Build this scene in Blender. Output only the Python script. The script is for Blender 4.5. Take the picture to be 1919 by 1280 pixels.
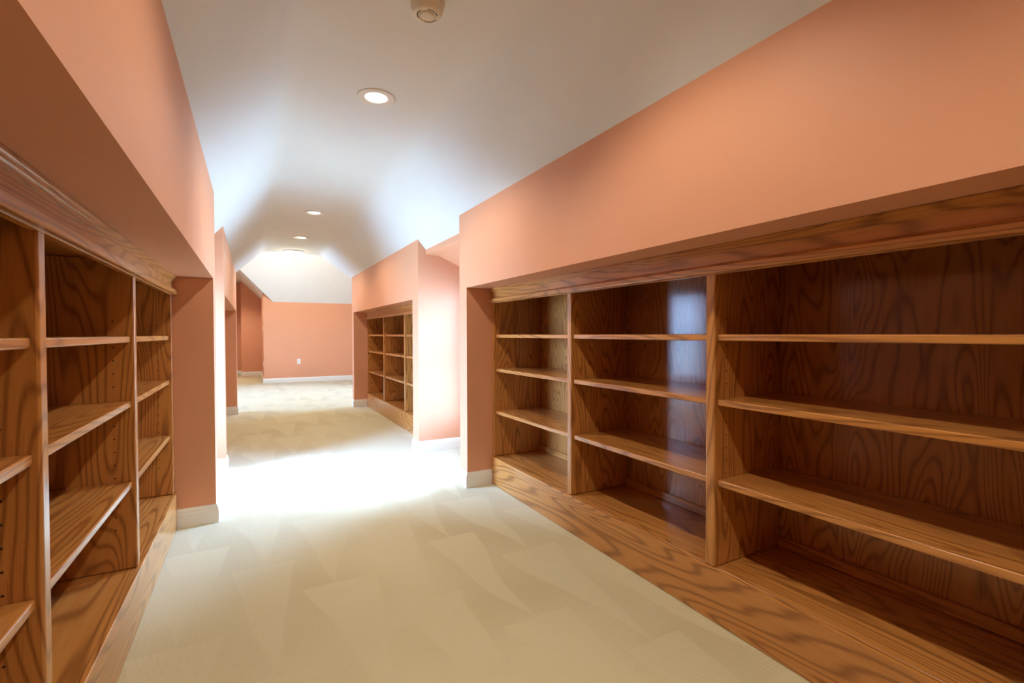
import bpy, bmesh, math, random
from mathutils import Matrix, Vector

# ------------------------------------------------------------------ scene, camera, light
scene = bpy.context.scene
for o in list(bpy.data.objects):
    bpy.data.objects.remove(o, do_unlink=True)
COL = scene.collection

EYE = 1.10
F_PX, YAW, PITCH, ROLL = 896.79, 0.4964, -0.0161, -0.0031


def view_ray(p, q):
    cr, sr = math.cos(ROLL), math.sin(ROLL)
    a, b = p * cr + q * sr, -p * sr + q * cr
    cp, sp = math.cos(PITCH), math.sin(PITCH)
    yc, zc = b * cp - sp, cp + b * sp
    c, s = math.cos(YAW), math.sin(YAW)
    return Vector((a * c + zc * s, -a * s + zc * c, -yc))


cam_data = bpy.data.cameras.new('camera')
cam_data.sensor_fit = 'HORIZONTAL'
cam_data.sensor_width = 36.0
cam_data.lens = F_PX / 1919.0 * 36.0
cam_data.clip_start = 0.02
cam = bpy.data.objects.new('camera', cam_data)
COL.objects.link(cam)
fwd = view_ray(0, 0)
right = (view_ray(1, 0) - fwd).normalized()
up = -(view_ray(0, 1) - fwd).normalized()
fwd.normalize()
cam.matrix_world = Matrix(((right.x, up.x, -fwd.x, 0.0),
                           (right.y, up.y, -fwd.y, 0.0),
                           (right.z, up.z, -fwd.z, EYE),
                           (0, 0, 0, 1)))
scene.camera = cam

scene.view_settings.view_transform = 'Standard'
scene.view_settings.look = 'None'
scene.view_settings.gamma = 1.0
scene.view_settings.use_curve_mapping = False
scene.view_settings.exposure = 0.08

SKY_STRENGTH = 58.0
DOWNLIGHT_W = 62.0
DOME_W = 2.5
CROSS_W = 105.0
LAMP_COLOUR = (1.0, 0.91, 0.75)
DOME_COLOUR = (1.0, 0.83, 0.52)

world = bpy.data.worlds.new('daylight')
scene.world = world
world.use_nodes = True
wn, wl = world.node_tree.nodes, world.node_tree.links
wn.clear()
w_out = wn.new('ShaderNodeOutputWorld')
w_bg = wn.new('ShaderNodeBackground')
w_tc = wn.new('ShaderNodeTexCoord')
w_sep = wn.new('ShaderNodeSeparateXYZ')
w_ramp = wn.new('ShaderNodeValToRGB')
w_ramp.color_ramp.elements[0].position = 0.47
w_ramp.color_ramp.elements[0].color = (0.26, 0.44, 0.70, 1)      # ground outside
w_ramp.color_ramp.elements[1].position = 0.53
w_ramp.color_ramp.elements[1].color = (0.45, 0.79, 1.36, 1)      # bright overcast sky
w_map = wn.new('ShaderNodeMapRange')
w_map.inputs['From Min'].default_value = -1.0
w_map.inputs['From Max'].default_value = 1.0
wl.new(w_tc.outputs['Generated'], w_sep.inputs[0])
wl.new(w_sep.outputs['Z'], w_map.inputs['Value'])
wl.new(w_map.outputs[0], w_ramp.inputs[0])
wl.new(w_ramp.outputs[0], w_bg.inputs['Color'])
w_bg.inputs['Strength'].default_value = SKY_STRENGTH
wl.new(w_bg.outputs[0], w_out.inputs[0])

# ------------------------------------------------------------------ dimensions (metres)
XR, XL = 1.3414, -0.1997           # faces of the two knee walls
ZT, ZS, ZC = 1.9702, 1.4293, 2.40  # knee wall top, niche head, flat ceiling
XCL, XCR = 0.1625, 0.980           # ceiling creases
PITCH_SLOPE = 1.19
R_J, R_E = 3.154, 3.285            # right: far jamb of niche, end of wall
L_J, L_E = 3.285, 3.453            # left: the same
RA, RN, RF, RE = 4.285, 4.469, 7.501, 7.62     # right, beyond the side bay
LA, LN, LF, LE = 4.475, 4.592, 7.62, 7.83      # left, beyond the side bay
NEAR = -4.6                        # wall behind the viewer
NICHE0 = -1.5                      # near end of the front niches
END_Y = 12.09
ALC = 0.52                         # depth of the window bays

# ------------------------------------------------------------------ materials


class NT:
    def __init__(self, name):
        self.m = bpy.data.materials.new(name)
        self.m.use_nodes = True
        self.n, self.l = self.m.node_tree.nodes, self.m.node_tree.links
        self.b = self.n['Principled BSDF']

    def node(self, t, **kw):
        nd = self.n.new(t)
        for k, v in kw.items():
            setattr(nd, k, v)
        return nd

    def link(self, a, b):
        self.l.new(a, b)

    def math(self, op, a, b=None, clamp=False):
        nd = self.node('ShaderNodeMath', operation=op, use_clamp=clamp)
        for i, v in enumerate((a, b)):
            if v is None:
                continue
            if isinstance(v, (int, float)):
                nd.inputs[i].default_value = v
            else:
                self.link(v, nd.inputs[i])
        return nd.outputs[0]

    def noise(self, vec, scale, detail=2.0, rough=0.5, dist=0.0):
        nd = self.node('ShaderNodeTexNoise')
        nd.inputs['Scale'].default_value = scale
        nd.inputs['Detail'].default_value = detail
        nd.inputs['Roughness'].default_value = rough
        nd.inputs['Distortion'].default_value = dist
        if vec is not None:
            self.link(vec, nd.inputs['Vector'])
        return nd.outputs['Fac']

    def mix(self, fac, a, b, blend='MIX'):
        nd = self.node('ShaderNodeMix', data_type='RGBA', blend_type=blend)
        for key, v in ((0, fac), (6, a), (7, b)):
            if isinstance(v, (int, float)):
                nd.inputs[key].default_value = v
            elif isinstance(v, tuple):
                nd.inputs[key].default_value = v if len(v) == 4 else v + (1.0,)
            else:
                self.link(v, nd.inputs[key])
        return nd.outputs[2]

    def ramp(self, fac, stops):
        nd = self.node('ShaderNodeValToRGB')
        e = nd.color_ramp.elements
        e[0].position, e[0].color = stops[0][0], stops[0][1] + (1,)
        e[1].position, e[1].color = stops[-1][0], stops[-1][1] + (1,)
        for p, c in stops[1:-1]:
            x = e.new(p)
            x.color = c + (1,)
        self.link(fac, nd.inputs[0])
        return nd.outputs[0]

    def bump(self, height, strength, distance):
        nd = self.node('ShaderNodeBump')
        nd.inputs['Strength'].default_value = strength
        nd.inputs['Distance'].default_value = distance
        self.link(height, nd.inputs['Height'])
        self.link(nd.outputs[0], self.b.inputs['Normal'])

    def coords(self, kind='Object'):
        return self.node('ShaderNodeTexCoord').outputs[kind]

    def mapping(self, vec, scale=(1, 1, 1), loc=None):
        nd = self.node('ShaderNodeMapping')
        nd.inputs['Scale'].default_value = scale
        self.link(vec, nd.inputs['Vector'])
        if loc is not None:
            self.link(loc, nd.inputs['Location'])
        return nd.outputs[0]


def srgb(r, g, b):
    def f(c):
        c /= 255.0
        return c / 12.92 if c <= 0.04045 else ((c + 0.055) / 1.055) ** 2.4
    return (f(r), f(g), f(b))


def paint(name, col, rough=0.55, bump=0.05, var=0.04, scale=60.0, spec=0.25):
    t = NT(name)
    v = t.coords()
    n = t.noise(v, 3.0, 3)
    a = tuple(c * (1 - var) for c in col)
    b = tuple(min(1, c * (1 + var)) for c in col)
    t.link(t.mix(n, a, b), t.b.inputs['Base Color'])
    t.b.inputs['Roughness'].default_value = rough
    t.b.inputs['Specular IOR Level'].default_value = spec
    t.bump(t.noise(v, scale, 4, 0.6), bump, 0.004)
    return t.m


def plain(name, col, rough=0.4, metal=0.0):
    t = NT(name)
    v = t.coords()
    n = t.noise(v, 40.0, 2)
    t.link(t.mix(n, tuple(c * 0.96 for c in col), tuple(min(1, c * 1.03) for c in col)), t.b.inputs['Base Color'])
    t.b.inputs['Roughness'].default_value = rough
    t.b.inputs['Metallic'].default_value = metal
    return t.m


def oak(name, axis, seed, rings=9.0, light=1.0, st=0.14):
    """plain-sawn varnished oak, grain along the axis 'Y', 'Z' or 'X' of the object"""
    t = NT(name)
    info = t.node('ShaderNodeObjectInfo')
    off = t.node('ShaderNodeVectorMath', operation='SCALE')
    comb = t.node('ShaderNodeCombineXYZ')
    comb.inputs[0].default_value, comb.inputs[1].default_value, comb.inputs[2].default_value = 31.7 + seed, 17.3, 23.9
    t.link(comb.outputs[0], off.inputs[0])
    t.link(info.outputs['Random'], off.inputs['Scale'])
    base = t.coords()
    sc = {'X': (st, 1, 1), 'Y': (1, st, 1), 'Z': (1, 1, st)}[axis]
    p = t.mapping(base, sc, off.outputs[0])
    field = t.noise(p, 6.0, 1.2, 0.35, 0.20)                          # slow field, its contour lines are the growth rings
    wob = t.noise(p, 26.0, 2.0, 0.6)
    ph = t.math('ADD', t.math('MULTIPLY', field, rings * 6.2832), t.math('MULTIPLY', wob, 0.9))
    ring = t.math('ADD', t.math('MULTIPLY', t.math('SINE', ph), 0.5), 0.5)
    ring = t.math('POWER', ring, 3.4)
    sc2 = {'X': (0.022, 1, 1), 'Y': (1, 0.022, 1), 'Z': (1, 1, 0.022)}[axis]
    p2 = t.mapping(base, sc2, off.outputs[0])
    pores = t.noise(p2, 420.0, 2.0, 0.6)
    streak = t.noise(p2, 70.0, 3.0, 0.6)
    pale = tuple(c * light for c in srgb(209, 148, 80))
    mid = tuple(c * light for c in srgb(186, 119, 55))
    dark = tuple(c * light for c in srgb(120, 66, 26))
    c0 = t.mix(streak, pale, mid)
    breakup = t.math('MULTIPLY', ring, t.math('ADD', 0.45, t.math('MULTIPLY', pores, 1.0)), True)
    c1 = t.mix(t.math('MULTIPLY', breakup, 0.68), c0, dark)
    pm = t.math('MULTIPLY', t.math('GREATER_THAN', pores, 0.63), 0.28)
    c2 = t.mix(pm, c1, dark)
    t.link(c2, t.b.inputs['Base Color'])
    t.b.inputs['Roughness'].default_value = 0.30
    t.b.inputs['Specular IOR Level'].default_value = 0.5
    t.b.inputs['Coat Weight'].default_value = 0.65
    t.b.inputs['Coat Roughness'].default_value = 0.16
    t.bump(pores, 0.06, 0.002)
    return t.m


def carpet():
    t = NT('cream_carpet')
    v = t.coords()
    sep = t.node('ShaderNodeSeparateXYZ')
    t.link(v, sep.inputs[0])
    x, y = sep.outputs[0], sep.outputs[1]
    wx = t.math('ADD', x, t.math('MULTIPLY', t.noise(v, 1.2, 1), 0.22))
    w = 0.30
    cell = t.math('FLOOR', t.math('DIVIDE', wx, w))
    saw = t.math('ABSOLUTE', t.math('SUBTRACT', t.math('MULTIPLY', t.math('FRACT', t.math('DIVIDE', wx, w)), 2.0), 1.0))
    yy = t.math('FRACT', t.math('ADD', t.math('DIVIDE', y, 0.85), t.math('MULTIPLY', cell, 0.381)))
    m = t.math('SUBTRACT', saw, yy)
    sm = t.node('ShaderNodeMapRange', interpolation_type='SMOOTHSTEP')
    sm.inputs['From Min'].default_value = -0.06
    sm.inputs['From Max'].default_value = 0.06
    t.link(m, sm.inputs['Value'])
    amount = t.math('MULTIPLY', sm.outputs[0], t.math('MULTIPLY', t.math('SUBTRACT', t.noise(v, 1.3, 1), 0.38), 3.2, True), True)
    base = t.mix(amount, srgb(212, 202, 163), srgb(197, 184, 143))      # brushed pile: vacuum strokes
    fine = t.noise(v, 420.0, 2, 0.7)
    base = t.mix(t.math('MULTIPLY', fine, 0.35), base, srgb(170, 154, 116))
    t.link(base, t.b.inputs['Base Color'])
    t.b.inputs['Roughness'].default_value = 0.95
    t.b.inputs['Specular IOR Level'].default_value = 0.1
    t.b.inputs['Sheen Weight'].default_value = 0.25
    # rows of small loops
    rows = t.math('SINE', t.math('MULTIPLY', t.math('ADD', y, t.math('MULTIPLY', fine, 0.004)), 6.2832 / 0.012))
    cols = t.math('SINE', t.math('MULTIPLY', x, 6.2832 / 0.011))
    loops = t.math('ADD', t.math('ADD', rows, t.math('MULTIPLY', cols, 0.18)), t.math('MULTIPLY', fine, 2.0))
    t.bump(loops, 0.35, 0.003)
    return t.m


def emit(name, col, strength):
    t = NT(name)
    t.b.inputs['Base Color'].default_value = (0.9, 0.9, 0.88, 1)
    t.b.inputs['Emission Color'].default_value = col + (1,)
    t.b.inputs['Emission Strength'].default_value = strength
    return t.m


def window_glass():
    t = NT('window_glass')
    tr = t.node('ShaderNodeBsdfTransparent')
    gl = t.node('ShaderNodeBsdfGlossy')
    gl.inputs['Roughness'].default_value = 0.02
    mx = t.node('ShaderNodeMixShader')
    fr = t.node('ShaderNodeFresnel')
    t.link(fr.outputs[0], mx.inputs[0])
    t.link(tr.outputs[0], mx.inputs[1])
    t.link(gl.outputs[0], mx.inputs[2])
    t.link(mx.outputs[0], t.n['Material Output'].inputs[0])
    return t.m


PEACH = (0.70, 0.338, 0.20)
M = dict(
    peach=paint('peach_wall_paint', PEACH, 0.5, 0.05, 0.03, 90),
    ceil=paint('white_ceiling_paint', (0.76, 0.778, 0.79), 0.9, 0.10, 0.03, 22, 0.08),
    trim=paint('white_trim_paint', (0.80, 0.78, 0.72), 0.35, 0.01, 0.02),
    oak_y=oak('oak_grain_lengthwise', 'Y', 0.0, 24.0, 1.0, 0.085),
    oak_z=oak('oak_grain_upright', 'Z', 5.0, 22.0),
    oak_panel=oak('oak_veneer_panel', 'Z', 11.0, 22.0, 0.97, 0.24),
    carpet=carpet(),
    lens=emit('lit_lamp_lens', (1.0, 0.93, 0.82), 6.0),
    dome=emit('lit_glass_dome', (1.0, 0.93, 0.80), 3.5),
    metal_white=plain('white_enamel', (0.80, 0.79, 0.76), 0.35),
    plastic=plain('cream_plastic', (0.74, 0.68, 0.56), 0.45),
    white_plastic=plain('white_plastic', (0.82, 0.80, 0.76), 0.35),
    dark=plain('dark_slot', (0.03, 0.02, 0.015), 0.7),
    hole=plain('drilled_hole', (0.05, 0.022, 0.008), 0.8),
    brass=plain('brushed_brass', (0.70, 0.55, 0.32), 0.35, 1.0),
    glass=window_glass(),
)

# ------------------------------------------------------------------ mesh helpers


def link_mesh(name, bm, mat, parent=None, loc=(0, 0, 0), smooth=False):
    bmesh.ops.recalc_face_normals(bm, faces=bm.faces[:])
    me = bpy.data.meshes.new(name)
    bm.to_mesh(me)
    bm.free()
    if smooth:
        for p in me.polygons:
            p.use_smooth = True
    me.materials.append(mat)
    o = bpy.data.objects.new(name, me)
    COL.objects.link(o)
    o.location = loc
    if parent is not None:
        o.parent = parent
    return o


def add_box(bm, x0, x1, y0, y1, z0, z1, bevel=0.0, seg=2):
    vs = [bm.verts.new((x, y, z)) for x in (x0, x1) for y in (y0, y1) for z in (z0, z1)]
    fs = [(0, 1, 3, 2), (4, 6, 7, 5), (0, 4, 5, 1), (2, 3, 7, 6), (0, 2, 6, 4), (1, 5, 7, 3)]
    faces = [bm.faces.new([vs[i] for i in f]) for f in fs]
    if bevel > 0:
        es = list({e for f in faces for e in f.edges})
        bmesh.ops.bevel(bm, geom=es, offset=bevel, segments=seg, affect='EDGES', profile=0.5)


def box(name, mat, parent, x0, x1, y0, y1, z0, z1, bevel=0.0, seg=2, origin=(0, 0, 0)):
    """one box part whose own origin is its centre; origin = world position of the parent"""
    c = Vector(((x0 + x1) / 2, (y0 + y1) / 2, (z0 + z1) / 2))
    hx, hy, hz = abs(x1 - x0) / 2, abs(y1 - y0) / 2, abs(z1 - z0) / 2
    bm = bmesh.new()
    add_box(bm, -hx, hx, -hy, hy, -hz, hz, bevel, seg)
    return link_mesh(name, bm, mat, parent, c - Vector(origin))


def add_prism(bm, poly, axis, a0, a1):
    """extrude the 2-D polygon along the axis; poly in the two other axes in x,y,z order"""
    def pt(p, a):
        return {'X': (a, p[0], p[1]), 'Y': (p[0], a, p[1]), 'Z': (p[0], p[1], a)}[axis]
    v0 = [bm.verts.new(pt(p, a0)) for p in poly]
    v1 = [bm.verts.new(pt(p, a1)) for p in poly]
    n = len(poly)
    bm.faces.new(v0)
    bm.faces.new(v1[::-1])
    for i in range(n):
        j = (i + 1) % n
        bm.faces.new((v0[i], v0[j], v1[j], v1[i]))


def add_poly(bm, pts):
    bm.faces.new([bm.verts.new(p) for p in pts])


def add_lathe(bm, prof, seg=40, centre=(0, 0, 0)):
    rings = []
    for r, z in prof:
        if r < 1e-6:
            rings.append([bm.verts.new((centre[0], centre[1], centre[2] + z))])
        else:
            rings.append([bm.verts.new((centre[0] + r * math.cos(2 * math.pi * i / seg),
                                        centre[1] + r * math.sin(2 * math.pi * i / seg), centre[2] + z)) for i in range(seg)])
    for a, b in zip(rings, rings[1:]):
        for i in range(seg):
            j = (i + 1) % seg
            if len(a) == 1:
                bm.faces.new((a[0], b[i], b[j]))
            elif len(b) == 1:
                bm.faces.new((a[i], b[0], a[j]))
            else:
                bm.faces.new((a[i], b[i], b[j], a[j]))


def tag(o, label, cat, group=None, kind=None):
    o['label'] = label
    o['category'] = cat
    if group:
        o['group'] = group
    if kind:
        o['kind'] = kind
    return o


def thing(name, label, cat, loc, group=None):
    o = bpy.data.objects.new(name, None)
    o.empty_display_size = 0.1
    COL.objects.link(o)
    o.location = loc
    return tag(o, label, cat, group)


def struct(name, bm, mat, label, cat, smooth=False):
    return tag(link_mesh(name, bm, mat, smooth=smooth), label, cat, kind='structure')


# ------------------------------------------------------------------ floor
bm = bmesh.new()
add_box(bm, -3.4, 4.6, NEAR - 0.2, 15.9, -0.06, 0.0)
struct('floor', bm, M['carpet'], 'cream loop-pile carpet running the length of the attic hall', 'carpet')

# ------------------------------------------------------------------ knee walls with niches


def knee_wall(name, sx, xf, y_parts, label, back=None, pier_reach=(0.6, 0.6)):
    """sx = +1 right wall, -1 left wall; y_parts = (start, niche start, niche end, end)"""
    y0, n0, n1, y1 = y_parts
    bm = bmesh.new()

    def b(xa, xb, ya, yb, za, zb):
        add_box(bm, min(xf + sx * xa, xf + sx * xb), max(xf + sx * xa, xf + sx * xb), ya, yb, za, zb)
    b(0, pier_reach[0], y0, n0, 0, ZT + 0.012)
    b(0, pier_reach[1], n1, y1, 0, ZT + 0.012)
    b(0, 0.70, n0, n1, ZS, ZT + 0.012)
    b(0.63, 0.70, n0, n1, 0, ZS)
    return struct(name, bm, M['peach'], label, 'wall')


knee_wall('wall_right', 1, XR, (NEAR, NICHE0, R_J, R_E), 'peach knee wall with a wide bookcase niche on the right, nearest the viewer',
          pier_reach=(0.7, 0.72))
knee_wall('wall_left', -1, XL, (NEAR, NICHE0, L_J, L_E), 'peach knee wall with a bookcase niche on the left, nearest the viewer',
          pier_reach=(0.7, 0.72))
knee_wall('wall_right_far', 1, XR, (RA, RN, RF, RE), 'peach knee wall with the small distant bookcase niche, beyond the bright right bay',
          pier_reach=(0.72, 2.95))
knee_wall('wall_left_far', -1, XL, (LA, LN, LF, LE), 'peach knee wall with a narrow-looking niche, beyond the left bay',
          pier_reach=(0.72, 2.9))

# ------------------------------------------------------------------ vaulted ceiling


def rounded_section():
    """x, z of the vault from the right wall over to the left wall, creases softly rounded"""
    pr = (XR + 0.02, ZC - (XR + 0.02 - XCR) * PITCH_SLOPE)
    pl = (XL - 0.02, ZC - (XCL - XL + 0.02) * PITCH_SLOPE)
    out = [pr, (XR - 0.0, ZC - (XR - XCR) * PITCH_SLOPE)]
    r = 0.06
    ln = math.hypot(1, PITCH_SLOPE)
    for cx, d_in, d_out in ((XCR, (1 / ln, -PITCH_SLOPE / ln), (-1, 0)), (XCL, (1, 0), (-1 / ln, -PITCH_SLOPE / ln))):
        a = (cx + d_in[0] * r, ZC + d_in[1] * r)
        c = (cx + d_out[0] * r, ZC + d_out[1] * r)
        for i in range(9):
            t = i / 8
            out.append(((1 - t) ** 2 * a[0] + 2 * t * (1 - t) * cx + t * t * c[0],
                        (1 - t) ** 2 * a[1] + 2 * t * (1 - t) * ZC + t * t * c[1]))
    out += [(XL, ZC - (XCL - XL) * PITCH_SLOPE), pl]
    return out


def valley_y(z):
    return 7.738 + (z - 1.966) / 0.62


SEC = rounded_section()
bm = bmesh.new()
va = [bm.verts.new((x, NEAR - 0.05, z)) for x, z in SEC]
vb = [bm.verts.new((x, valley_y(z), z)) for x, z in SEC]
for i in range(len(SEC) - 1):
    fc = bm.faces.new((va[i], va[i + 1], vb[i + 1], vb[i]))
    fc.smooth = math.dist(SEC[i], SEC[i + 1]) < 0.03
struct('ceiling', bm, M['ceil'], 'white vaulted ceiling over the hall, flat in the middle with sloped sides', 'ceiling')

# ------------------------------------------------------------------ window bays left and right of the hall


def bay(name, sx, xf, y0, y1, label):
    """low dormer bay: sloped roof piece, small header, flat then falling ceiling"""
    bm = bmesh.new()
    z_in = ZT - 0.075 * PITCH_SLOPE
    pr = [(0.0, ZT + 0.0), (0.075, z_in), (0.075, z_in - 0.045), (0.205, z_in - 0.05), (ALC + 0.05, z_in - 0.05 - (ALC + 0.05 - 0.205) * 0.42)]
    for (a, za), (c, zc) in zip(pr, pr[1:]):
        add_poly(bm, [(xf + sx * a, y0 - 0.01, za), (xf + sx * c, y0 - 0.01, zc), (xf + sx * c, y1 + 0.01, zc), (xf + sx * a, y1 + 0.01, za)])
    return bm, z_in


for nm, sx, xf, y0, y1, lab in (('ceiling_right_bay', 1, XR, R_E, RA, 'low ceiling of the bright window bay on the right'),
                                ('ceiling_left_bay', -1, XL, L_E, LA, 'low ceiling of the bright window bay on the left')):
    bm, z_in = bay(nm, sx, xf, y0, y1, lab)
    o = struct(nm, bm, M['peach'], lab, 'ceiling')
    o.data.materials.append(M['ceil'])
    o.data.polygons[0].material_index = 1

WIN_SILL, WIN_HEAD = 0.26, 1.58


def window_wall(wall_name, n, axis_x, sx, y0, y1, wy0, wy1, z0, z1, ztop, label_wall, label_win):
    """wall in the plane x = axis_x with an opening, facing -sx; plus the window in it"""
    t = 0.12
    xa, xb = sorted((axis_x, axis_x + sx * t))
    bm = bmesh.new()
    add_box(bm, xa, xb, y0, wy0, 0, ztop)
    add_box(bm, xa, xb, wy1, y1, 0, ztop)
    add_box(bm, xa, xb, wy0, wy1, 0, z0)
    add_box(bm, xa, xb, wy0, wy1, z1, ztop)
    struct(wall_name, bm, M['peach'], label_wall, 'wall')
    root = bpy.data.objects.new('window_%d' % n, None)
    COL.objects.link(root)
    org = (axis_x, (wy0 + wy1) / 2, z0)
    root.location = org
    tag(root, label_win, 'window', kind='structure')
    xm0, xm1 = sorted((axis_x + sx * 0.04, axis_x + sx * 0.09))
    f = 0.045
    for ya, yb, za, zb in ((wy0, wy0 + f, z0, z1), (wy1 - f, wy1, z0, z1), (wy0 + f, wy1 - f, z0, z0 + f), (wy0 + f, wy1 - f, z1 - f, z1)):
        box('window_frame', M['trim'], root, xm0, xm1, ya, yb, za, zb, 0.004, 1, org)
    zm = (z0 + z1) / 2
    box('sash_rail', M['trim'], root, xm0, xm1, wy0 + f, wy1 - f, zm - 0.02, zm + 0.02, 0.004, 1, org)
    for za, zb in ((z0 + f, zm - 0.02), (zm + 0.02, z1 - f)):
        box('pane', M['glass'], root, (xm0 + xm1) / 2 - 0.002, (xm0 + xm1) / 2 + 0.002, wy0 + f, wy1 - f, za, zb, 0, 1, org)
    xs = sorted((axis_x - sx * 0.03, axis_x + sx * 0.04))
    box('window_sill', M['trim'], root, xs[0], xs[1], wy0 - 0.03, wy1 + 0.03, z0 - 0.025, z0, 0.004, 1, org)
    ld = bpy.data.lights.new('sky_portal', 'AREA')                 # sampling aid for the sky seen through the opening
    ld.shape = 'RECTANGLE'
    ld.size, ld.size_y = z1 - z0, wy1 - wy0
    ld.cycles.is_portal = True
    lo = bpy.data.objects.new('sky_portal', ld)
    COL.objects.link(lo)
    lo.location = (axis_x + sx * (t + 0.01), (wy0 + wy1) / 2, zm)
    lo.rotation_euler = (0, math.radians(90) * sx, 0)
    return root


window_wall('wall_right_bay', 1, XR + ALC, 1, R_E - 0.02, RA + 0.02, R_E + 0.07, RA - 0.07, WIN_SILL, WIN_HEAD, 1.85,
            'outer wall of the right window bay', 'white sash window at the end of the right bay')
window_wall('wall_left_bay', 2, XL - ALC, -1, L_E - 0.02, LA + 0.02, L_E + 0.07, LA - 0.07, WIN_SILL, WIN_HEAD, 1.85,
            'outer wall of the left window bay', 'white sash window at the end of the left bay')

# ------------------------------------------------------------------ the cross room at the far end
X0R, X1R = -3.0, 4.2
FAR_K = 1.4
ZHIP = 1.84
ZFLAT = 3.0


def near_slope_z(y):
    return 1.966 + 0.62 * (y - 7.738)


Y_N = 7.738 + (ZFLAT - 1.966) / 0.62
Y_F = END_Y - (ZFLAT - ZHIP) / FAR_K
bm = bmesh.new()
k = len(SEC) // 2
right_edge = [(x, valley_y(z), z) for x, z in SEC[:k]]
left_edge = [(x, valley_y(z), z) for x, z in SEC[k:]]
add_poly(bm, [(X1R, 7.55, near_slope_z(7.55)), (SEC[0][0], 7.55, near_slope_z(7.55))] + right_edge + [(SEC[k - 1][0], Y_N, ZFLAT), (X1R, Y_N, ZFLAT)])
add_poly(bm, [right_edge[-1], left_edge[0], (SEC[k][0], Y_N, ZFLAT), (SEC[k - 1][0], Y_N, ZFLAT)])
add_poly(bm, left_edge + [(SEC[-1][0], 7.55, near_slope_z(7.55)), (X0R, 7.55, near_slope_z(7.55)), (X0R, Y_N, ZFLAT), (SEC[k][0], Y_N, ZFLAT)])
add_poly(bm, [(X0R, Y_N, ZFLAT), (X1R, Y_N, ZFLAT), (X1R, Y_F, ZFLAT), (X0R, Y_F, ZFLAT)])
# far slope, cut on the left by the valley of the side passage
P_FLAT = 2.53                       # flat ceiling of the passage
PX_R = 0.41 - (P_FLAT - ZHIP)       # where the passage's slope reaches its flat part
PASS_L = -1.55


def far_y(z):
    return END_Y - (z - ZHIP) / FAR_K


add_poly(bm, [(0.41, END_Y, ZHIP), (X1R, END_Y + 0.03, ZHIP - 0.03 * FAR_K), (X1R, Y_F, ZFLAT), (PX_R, Y_F, ZFLAT), (PX_R, far_y(P_FLAT), P_FLAT)])
add_poly(bm, [(PX_R, far_y(P_FLAT), P_FLAT), (PX_R, Y_F, ZFLAT), (PASS_L, Y_F, ZFLAT), (PASS_L, far_y(P_FLAT), P_FLAT)])
add_poly(bm, [(PASS_L, Y_F, ZFLAT), (X0R, Y_F, ZFLAT), (X0R, END_Y, ZHIP), (PASS_L, END_Y, ZHIP)])
struct('ceiling_far', bm, M['ceil'], 'bright cream sloped ceiling of the cross room above the end wall', 'ceiling')

PASS_END = 14.6
bm = bmesh.new()
add_poly(bm, [(0.41, END_Y, ZHIP), (PX_R, far_y(P_FLAT), P_FLAT), (PX_R, PASS_END + 0.9, P_FLAT), (0.41, PASS_END + 0.9, ZHIP)])
add_poly(bm, [(PX_R, far_y(P_FLAT), P_FLAT), (PASS_L, far_y(P_FLAT), P_FLAT), (PASS_L, PASS_END + 0.9, P_FLAT), (PX_R, PASS_END + 0.9, P_FLAT)])
struct('ceiling_passage', bm, M['ceil'], 'tan-looking sloped ceiling strip over the far left passage', 'ceiling')

bm = bmesh.new()
add_box(bm, 0.21, X1R + 0.1, END_Y, END_Y + 0.14, 0, ZHIP)
add_prism(bm, [(0.21, ZHIP), (0.41, ZHIP), (0.21, ZHIP + 0.20)], 'Y', END_Y, END_Y + 0.14)
struct('wall_end', bm, M['peach'], 'orange-peach end wall below the bright sloped ceiling', 'wall')
bm = bmesh.new()
add_box(bm, 0.21, 0.33, END_Y + 0.14, PASS_END + 0.1, 0, ZHIP + 0.20)
add_box(bm, -0.27, 0.33, PASS_END, PASS_END + 0.12, 0, P_FLAT + 0.02)
add_box(bm, PASS_L - 0.1, -0.27, PASS_END + 0.6, PASS_END + 0.72, 0, P_FLAT + 0.02)
add_box(bm, -0.27, -0.20, PASS_END + 0.12, PASS_END + 0.72, 0, P_FLAT + 0.02)
add_box(bm, PASS_L - 0.1, PASS_L, END_Y + 0.12, PASS_END + 0.6, 0, P_FLAT + 0.02)
add_prism(bm, [(far_y(P_FLAT) - 0.02, P_FLAT + 0.02), (END_Y + 0.12, P_FLAT + 0.02), (END_Y + 0.12, ZHIP), (END_Y, ZHIP)], 'X', PASS_L - 0.1, PASS_L)
struct('wall_passage', bm, M['peach'], 'deep orange walls of the far left passage', 'wall')
bm = bmesh.new()
add_box(bm, X0R - 0.1, PASS_L, END_Y, END_Y + 0.12, 0, ZHIP)
struct('wall_end_left', bm, M['peach'], 'peach end wall left of the passage', 'wall')

window_wall('wall_cross_left', 3, X0R, -1, 7.5, END_Y + 0.1, 8.3, 10.0, 0.8, 1.75, 3.05,
            'left outer wall of the cross room', 'white window in the left wall of the cross room')
window_wall('wall_cross_right', 4, X1R, 1, 7.5, END_Y + 0.1, 8.3, 9.5, 0.8, 1.75, 3.05,
            'right outer wall of the cross room', 'white window in the right wall of the cross room')

bm = bmesh.new()
add_box(bm, -1.0, 2.2, NEAR - 0.12, NEAR, 0, 2.5)
struct('wall_back', bm, M['peach'], 'peach wall closing the hall behind the viewer', 'wall')

# ------------------------------------------------------------------ baseboards
BH, BT = 0.108, 0.014
BASE_PROFILE = [(0, 0), (BT, 0), (BT, BH * 0.70), (BT * 0.80, BH * 0.76), (BT * 0.72, BH * 0.86), (BT * 0.40, BH * 0.95), (BT * 0.30, BH), (0, BH)]


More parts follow.
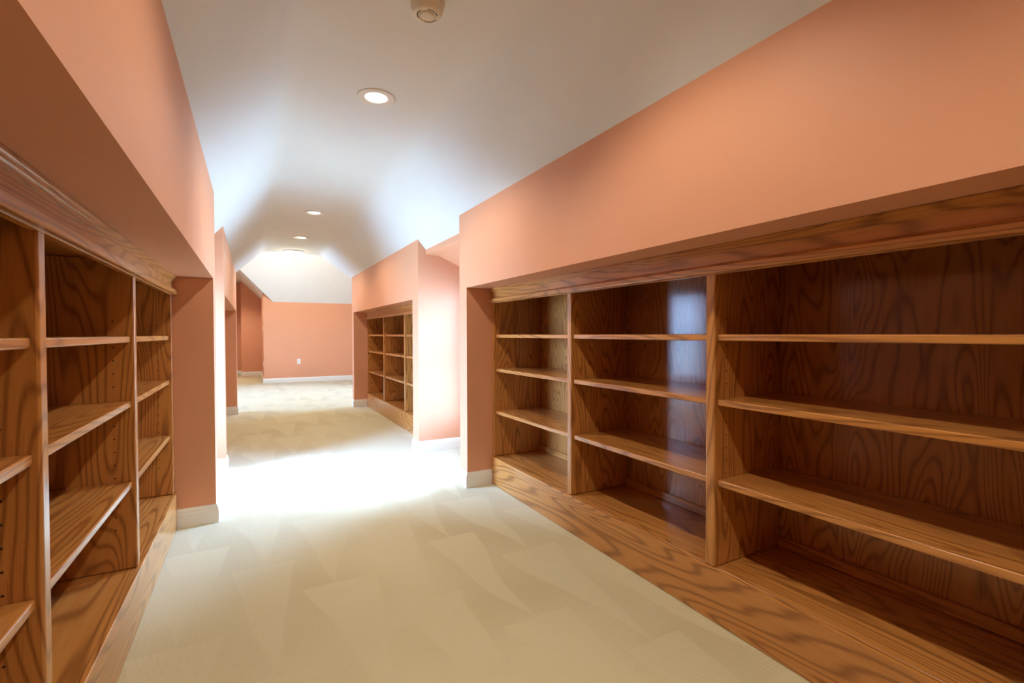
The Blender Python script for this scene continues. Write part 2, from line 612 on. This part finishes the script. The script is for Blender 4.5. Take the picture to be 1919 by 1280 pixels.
def baseboard(name, pts, label):
    """sweep the profile along the wall line; the board stands on the left of the walking direction"""
    bm = bmesh.new()
    n = len(pts)
    rows = []
    for i, p in enumerate(pts):
        p = Vector(p)
        dirs = []
        if i > 0:
            dirs.append((p - Vector(pts[i - 1])).normalized())
        if i < n - 1:
            dirs.append((Vector(pts[i + 1]) - p).normalized())
        nrm = [Vector((-d.y, d.x)) for d in dirs]
        if len(nrm) == 2:
            m = nrm[0] + nrm[1]
            m = m / (1 + nrm[0].dot(nrm[1]))
        else:
            m = nrm[0]
        rows.append([bm.verts.new((p.x + m.x * a, p.y + m.y * a, z)) for a, z in BASE_PROFILE])
    for r0, r1 in zip(rows, rows[1:]):
        for i in range(len(BASE_PROFILE)):
            j = (i + 1) % len(BASE_PROFILE)
            bm.faces.new((r0[i], r0[j], r1[j], r1[i]))
    bm.faces.new(rows[0])
    bm.faces.new(rows[-1][::-1])
    return struct(name, bm, M['trim'], label, 'baseboard')


XKR, XKL = 1.530, -0.388           # fronts of the plinths
baseboard('baseboard_right', [(XKR, R_J), (XR, R_J), (XR, R_E), (XR + ALC, R_E)], 'white baseboard wrapping the right pier beside the large bookcase')
baseboard('baseboard_right_far', [(XKR, RF), (XR, RF), (XR, RE), (X1R, RE)], 'white baseboard on the far pier beside the distant bookcase')
baseboard('baseboard_right_bay', [(XR, RN), (XR, RA), (XR + ALC, RA)][::-1], 'bright white baseboard around the far corner of the right bay')
baseboard('baseboard_left', [(XL - ALC, L_E), (XL, L_E), (XL, L_J), (XKL, L_J)], 'white baseboard wrapping the left pier beside the near bookcase')
baseboard('baseboard_left_bay', [(XL, LN), (XL, LA), (XL - ALC, LA)], 'bright white baseboard around the far corner of the left bay')
baseboard('baseboard_left_far', [(X0R, LE), (XL, LE), (XL, LF), (XL - 0.62, LF)], 'white baseboard in the far left niche')
baseboard('baseboard_end', [(X1R, END_Y), (0.21, END_Y), (0.21, PASS_END), (-0.27, PASS_END), (-0.27, PASS_END + 0.6), (PASS_L, PASS_END + 0.6)],
          'white baseboard along the far end wall and passage')

# ------------------------------------------------------------------ built-in oak bookcases


def bookcase(label, sx, xf, y0, y1, pitch, first_w=0.03, holes=True, group=None, z_shelves=(1.095, 0.848, 0.540)):
    """xf = front of the plinth; the case runs from y0 (near) to y1 (far); uprights every 'pitch' from the far end"""
    org = Vector((xf + sx * 0.2, (y0 + y1) / 2, 0))
    root = thing('built_in_bookcase', label, 'bookcase', org, group)
    DK = 0.2045

    def part(name, mat, d0, d1, ya, yb, za, zb, bev=0.0, seg=2, parent=None, porg=None):
        xa, xb = sorted((xf + sx * d0, xf + sx * d1))
        return box(name, mat, parent or root, xa, xb, ya, yb, za, zb, bev, seg, porg or org)
    g = 0.0015
    ya, yb = y0 + g, y1 - g
    part('plinth', M['oak_y'], 0.0, 0.019, ya, yb, 0.001, DK, 0.003)
    part('bottom_board', M['oak_y'], 0.0195, 0.42, ya, yb, DK - 0.022, DK - 0.0006, 0.001, 1)
    part('top_board', M['oak_y'], 0.030, 0.42, ya, yb, 1.388, 1.408)
    # fascia with its two mouldings
    fa = part('fascia', M['oak_y'], 0.006, 0.026, ya, yb, 1.322, ZS - 0.001, 0.001, 1)
    forg = org + fa.location

    def mould(name, prof):
        bm = bmesh.new()
        h = (yb - ya) / 2
        add_prism(bm, [(xf + sx * a - forg.x, z - forg.z) for a, z in prof], 'Y', -h, h)
        link_mesh(name, bm, M['oak_y'], fa)
    mould('crown_moulding', [(0.006, ZS - 0.0015), (-0.013, ZS - 0.0015), (-0.013, ZS - 0.009), (-0.010, ZS - 0.011), (-0.007, ZS - 0.012),
                             (-0.007, ZS - 0.018), (-0.003, ZS - 0.021), (0.000, ZS - 0.022), (0.000, ZS - 0.028), (0.006, ZS - 0.030)])
    mould('lower_moulding', [(0.006, 1.361), (0.001, 1.360), (-0.003, 1.357), (-0.005, 1.353), (-0.011, 1.352), (-0.014, 1.349), (-0.014, 1.331), (-0.012, 1.327), (-0.008, 1.325), (0.006, 1.325)])
    # uprights: end panel by the far jamb, then one every pitch
    W = 0.042
    edges = []
    y = y1 - g
    edges.append((y - first_w, y))
    n = int(round((y1 - y0) / pitch))
    for i in range(1, n):
        yc = y1 - g - 0.02 - i * pitch
        edges.append((yc - W, yc))
    edges.append((ya, ya + first_w))
    for ea, eb in edges:
        u = part('upright', M['oak_z'], 0.010, 0.416, ea, eb, DK, 1.387, 0.006, 3)
        if holes:
            uo = org + u.location
            bm = bmesh.new()
            for face, s in ((ea, -1), (eb, 1)):
                if (face - 0.02 < y0 and s < 0) or (face + 0.02 > y1 and s > 0):
                    continue
                for d in (0.075, 0.345):
                    for q in range(17):
                        z = 0.36 + q * 0.0495
                        if min(abs(z - (zz - 0.012)) for zz in z_shelves) < 0.02:
                            continue
                        cx, cy = xf + sx * d - uo.x, face + s * 0.0004 - uo.y
                        ring = [bm.verts.new((cx + 0.0030 * math.cos(a), cy, z - uo.z + 0.0030 * math.sin(a))) for a in [math.pi * 2 * w / 10 for w in range(10)]]
                        back = [bm.verts.new((v.co.x, cy - s * 0.003, v.co.z)) for v in ring]
                        bm.faces.new(ring)
                        for w in range(10):
                            bm.faces.new((ring[w], ring[(w + 1) % 10], back[(w + 1) % 10], back[w]))
            h = link_mesh('pin_holes', bm, M['hole'], u)
            h['kind'] = 'stuff'
    for (fa_, fb_), (na_, nb_) in zip(edges, edges[1:]):
        s0, s1 = nb_ + 0.0015, fa_ - 0.0015
        for z in z_shelves:
            part('shelf', M['oak_y'], 0.024, 0.412, s0, s1, z - 0.024, z, 0.004, 3)
        part('back_panel', M['oak_panel'], 0.4165, 0.4225, (na_ + nb_) / 2, (fa_ + fb_) / 2, DK - 0.03, 1.387)
        part('back_cleat', M['oak_y'], 0.398, 0.4155, s0, s1, DK, DK + 0.042, 0.003, 1)
    return root


bookcase('large built-in oak bookcase filling the right wall niche nearest the viewer', 1, XKR, NICHE0, R_J, 0.931, 0.03)
bookcase('built-in oak bookcase seen edge-on in the left wall niche nearest the viewer', -1, XKL, NICHE0, L_J, 0.925, 0.03)
bookcase('small distant built-in oak bookcase in the right wall beyond the bright bay', 1, XKR, RN, RF, 1.0, 0.035, holes=False)

# ------------------------------------------------------------------ ceiling fixtures


def downlight(label, x, y, z=ZC, power=DOWNLIGHT_W):
    root = thing('recessed_light', label, 'ceiling light', (x, y, z), 'recessed lights along the flat ceiling')
    bm = bmesh.new()
    add_lathe(bm, [(0.100, -0.0005), (0.100, -0.004), (0.095, -0.007), (0.066, -0.007), (0.059, -0.004), (0.056, 0.0005)], 48)
    link_mesh('trim_ring', bm, M['metal_white'], root, smooth=True)
    bm = bmesh.new()
    add_lathe(bm, [(0.058, -0.0030), (0.040, -0.0048), (0.0, -0.0060)], 48)
    link_mesh('lens', bm, M['lens'], root, smooth=True)
    ld = bpy.data.lights.new('lamp', 'SPOT')
    ld.energy = power
    ld.color = LAMP_COLOUR
    ld.spot_size = math.radians(136)
    ld.spot_blend = 0.55
    ld.shadow_soft_size = 0.045
    lo = bpy.data.objects.new('lamp', ld)
    COL.objects.link(lo)
    lo.parent = root
    lo.location = (0, 0, -0.012)
    return root


downlight('nearest recessed round ceiling light, large with a white trim ring', 0.609, 2.68)
downlight('middle recessed round ceiling light beyond the bright part of the ceiling', 0.591, 5.515)
downlight('farthest small recessed ceiling light, just before the glass dome light', 0.585, 7.003)
downlight('recessed round ceiling light above the viewer, out of the photo', 0.605, 1.13)
downlight('recessed round ceiling light just behind the viewer', 0.60, -0.42)
downlight('added fill light further behind the viewer, built as a recessed round ceiling light', 0.60, -1.97)  # unseen lamp added to brighten the near hall
downlight('added fill light farthest behind the viewer, built as a recessed round ceiling light', 0.60, -3.52)  # another added lamp out of view, more fill for the near end

downlight('added fill light in the far left passage, a recessed round light hidden by the left wall', -0.62, 13.3, P_FLAT, 130.0)  # added lamp, never in view, lifts the dark passage walls

# flush dome lights


def dome_light(label, x, y, z, power):
    root = thing('dome_ceiling_light', label, 'ceiling light', (x, y, z))
    bm = bmesh.new()
    add_lathe(bm, [(0.0, -0.0005), (0.150, -0.0005), (0.150, -0.016), (0.142, -0.020), (0.0, -0.020)], 48)
    link_mesh('base_pan', bm, M['metal_white'], root, smooth=False)
    bm = bmesh.new()
    add_lathe(bm, [(0.140, -0.018)] + [(0.138 * math.cos(a), -0.022 - 0.062 * math.sin(a)) for a in [math.pi / 2 * i / 12 for i in range(12)]] + [(0.0, -0.084)], 48)
    link_mesh('glass_dome', bm, M['dome'], root, smooth=True)
    bm = bmesh.new()
    add_lathe(bm, [(0.0, -0.083), (0.008, -0.084), (0.012, -0.088), (0.007, -0.093), (0.010, -0.098), (0.006, -0.104), (0.0, -0.106)], 20)
    link_mesh('finial', bm, M['brass'], root, smooth=True)
    ld = bpy.data.lights.new('lamp', 'POINT')
    ld.energy = power
    ld.color = DOME_COLOUR
    ld.shadow_soft_size = 0.08
    lo = bpy.data.objects.new('lamp', ld)
    COL.objects.link(lo)
    lo.parent = root
    lo.location = (0, 0, -0.20)
    return root


dome_light('frosted glass dome light lit at the far end of the hall ceiling', 0.573, 8.20, ZC, DOME_W)
dome_light('added fill light on the high cross room ceiling, a frosted dome hidden behind the hall ceiling', 0.7, 9.58, ZFLAT, CROSS_W)  # added out of sight to brighten the end wall and far slope

# smoke detector
root = thing('smoke_detector', 'round cream smoke detector on the ceiling at the top edge of the photo', 'smoke detector', (0.612, 1.815, ZC))
bm = bmesh.new()
add_lathe(bm, [(0.0, -0.0005), (0.066, -0.0005), (0.068, -0.004), (0.068, -0.014), (0.064, -0.017), (0.0, -0.017)], 48)
link_mesh('mounting_base', bm, M['plastic'], root, smooth=False)
bm = bmesh.new()
add_lathe(bm, [(0.056, -0.016), (0.056, -0.021)], 48)
link_mesh('vent_gap', bm, M['dark'], root)
bm = bmesh.new()
add_lathe(bm, [(0.0, -0.020), (0.063, -0.020), (0.064, -0.024), (0.058, -0.046), (0.053, -0.054), (0.044, -0.058), (0.034, -0.059), (0.033, -0.057), (0.0, -0.057)], 48)
link_mesh('cover', bm, M['plastic'], root, smooth=True)
bm = bmesh.new()
add_lathe(bm, [(0.027, -0.056), (0.027, -0.0605), (0.023, -0.062), (0.0, -0.0625)], 36)
link_mesh('test_button', bm, M['plastic'], root, smooth=True)
for a0 in (0.25, 2.35, 4.45):
    bm = bmesh.new()
    inner, outer = [], []
    for i in range(11):
        a = a0 + 1.35 * i / 10
        inner.append(bm.verts.new((0.0365 * math.cos(a), 0.0365 * math.sin(a), -0.0594)))
        outer.append(bm.verts.new((0.0400 * math.cos(a), 0.0400 * math.sin(a), -0.0592)))
    for i in range(10):
        bm.faces.new((inner[i], inner[i + 1], outer[i + 1], outer[i]))
    link_mesh('sound_slot', bm, M['dark'], root)

# ------------------------------------------------------------------ outlets and switch


def cover_plate(name, label, cat, loc, rotz, kind):
    """plate facing -y before rotation"""
    root = thing(name, label, cat, loc)
    root.rotation_euler = (0, 0, rotz)
    box('plate', M['white_plastic'], root, -0.037, 0.037, -0.006, 0.0, -0.060, 0.060, 0.003, 2)
    if kind == 'outlet':
        for z in (-0.021, 0.021):
            s = box('socket', M['white_plastic'], root, -0.017, 0.017, -0.0085, -0.006, z - 0.014, z + 0.014, 0.002, 2)
            c = s.location
            for x in (-0.006, 0.006):
                box('slot', M['dark'], s, x - 0.001, x + 0.001, -0.0092, -0.0085, z - 0.004, z + 0.006, 0, 1, c)
    else:
        box('toggle', M['white_plastic'], root, -0.006, 0.006, -0.020, -0.006, -0.004, 0.012, 0.002, 1)
    return root


cover_plate('wall_outlet', 'white electrical outlet low on the orange end wall', 'outlet', (0.934, END_Y - 0.0005, 0.475), 0, 'outlet')
cover_plate('wall_outlet', 'white electrical outlet seen edge-on low at the passage corner', 'outlet', (0.2095, END_Y + 0.13, 0.44), -math.pi / 2, 'outlet')
cover_plate('light_switch', 'white light switch seen edge-on higher up at the passage corner', 'switch', (0.2095, END_Y + 0.13, 1.24), -math.pi / 2, 'switch')
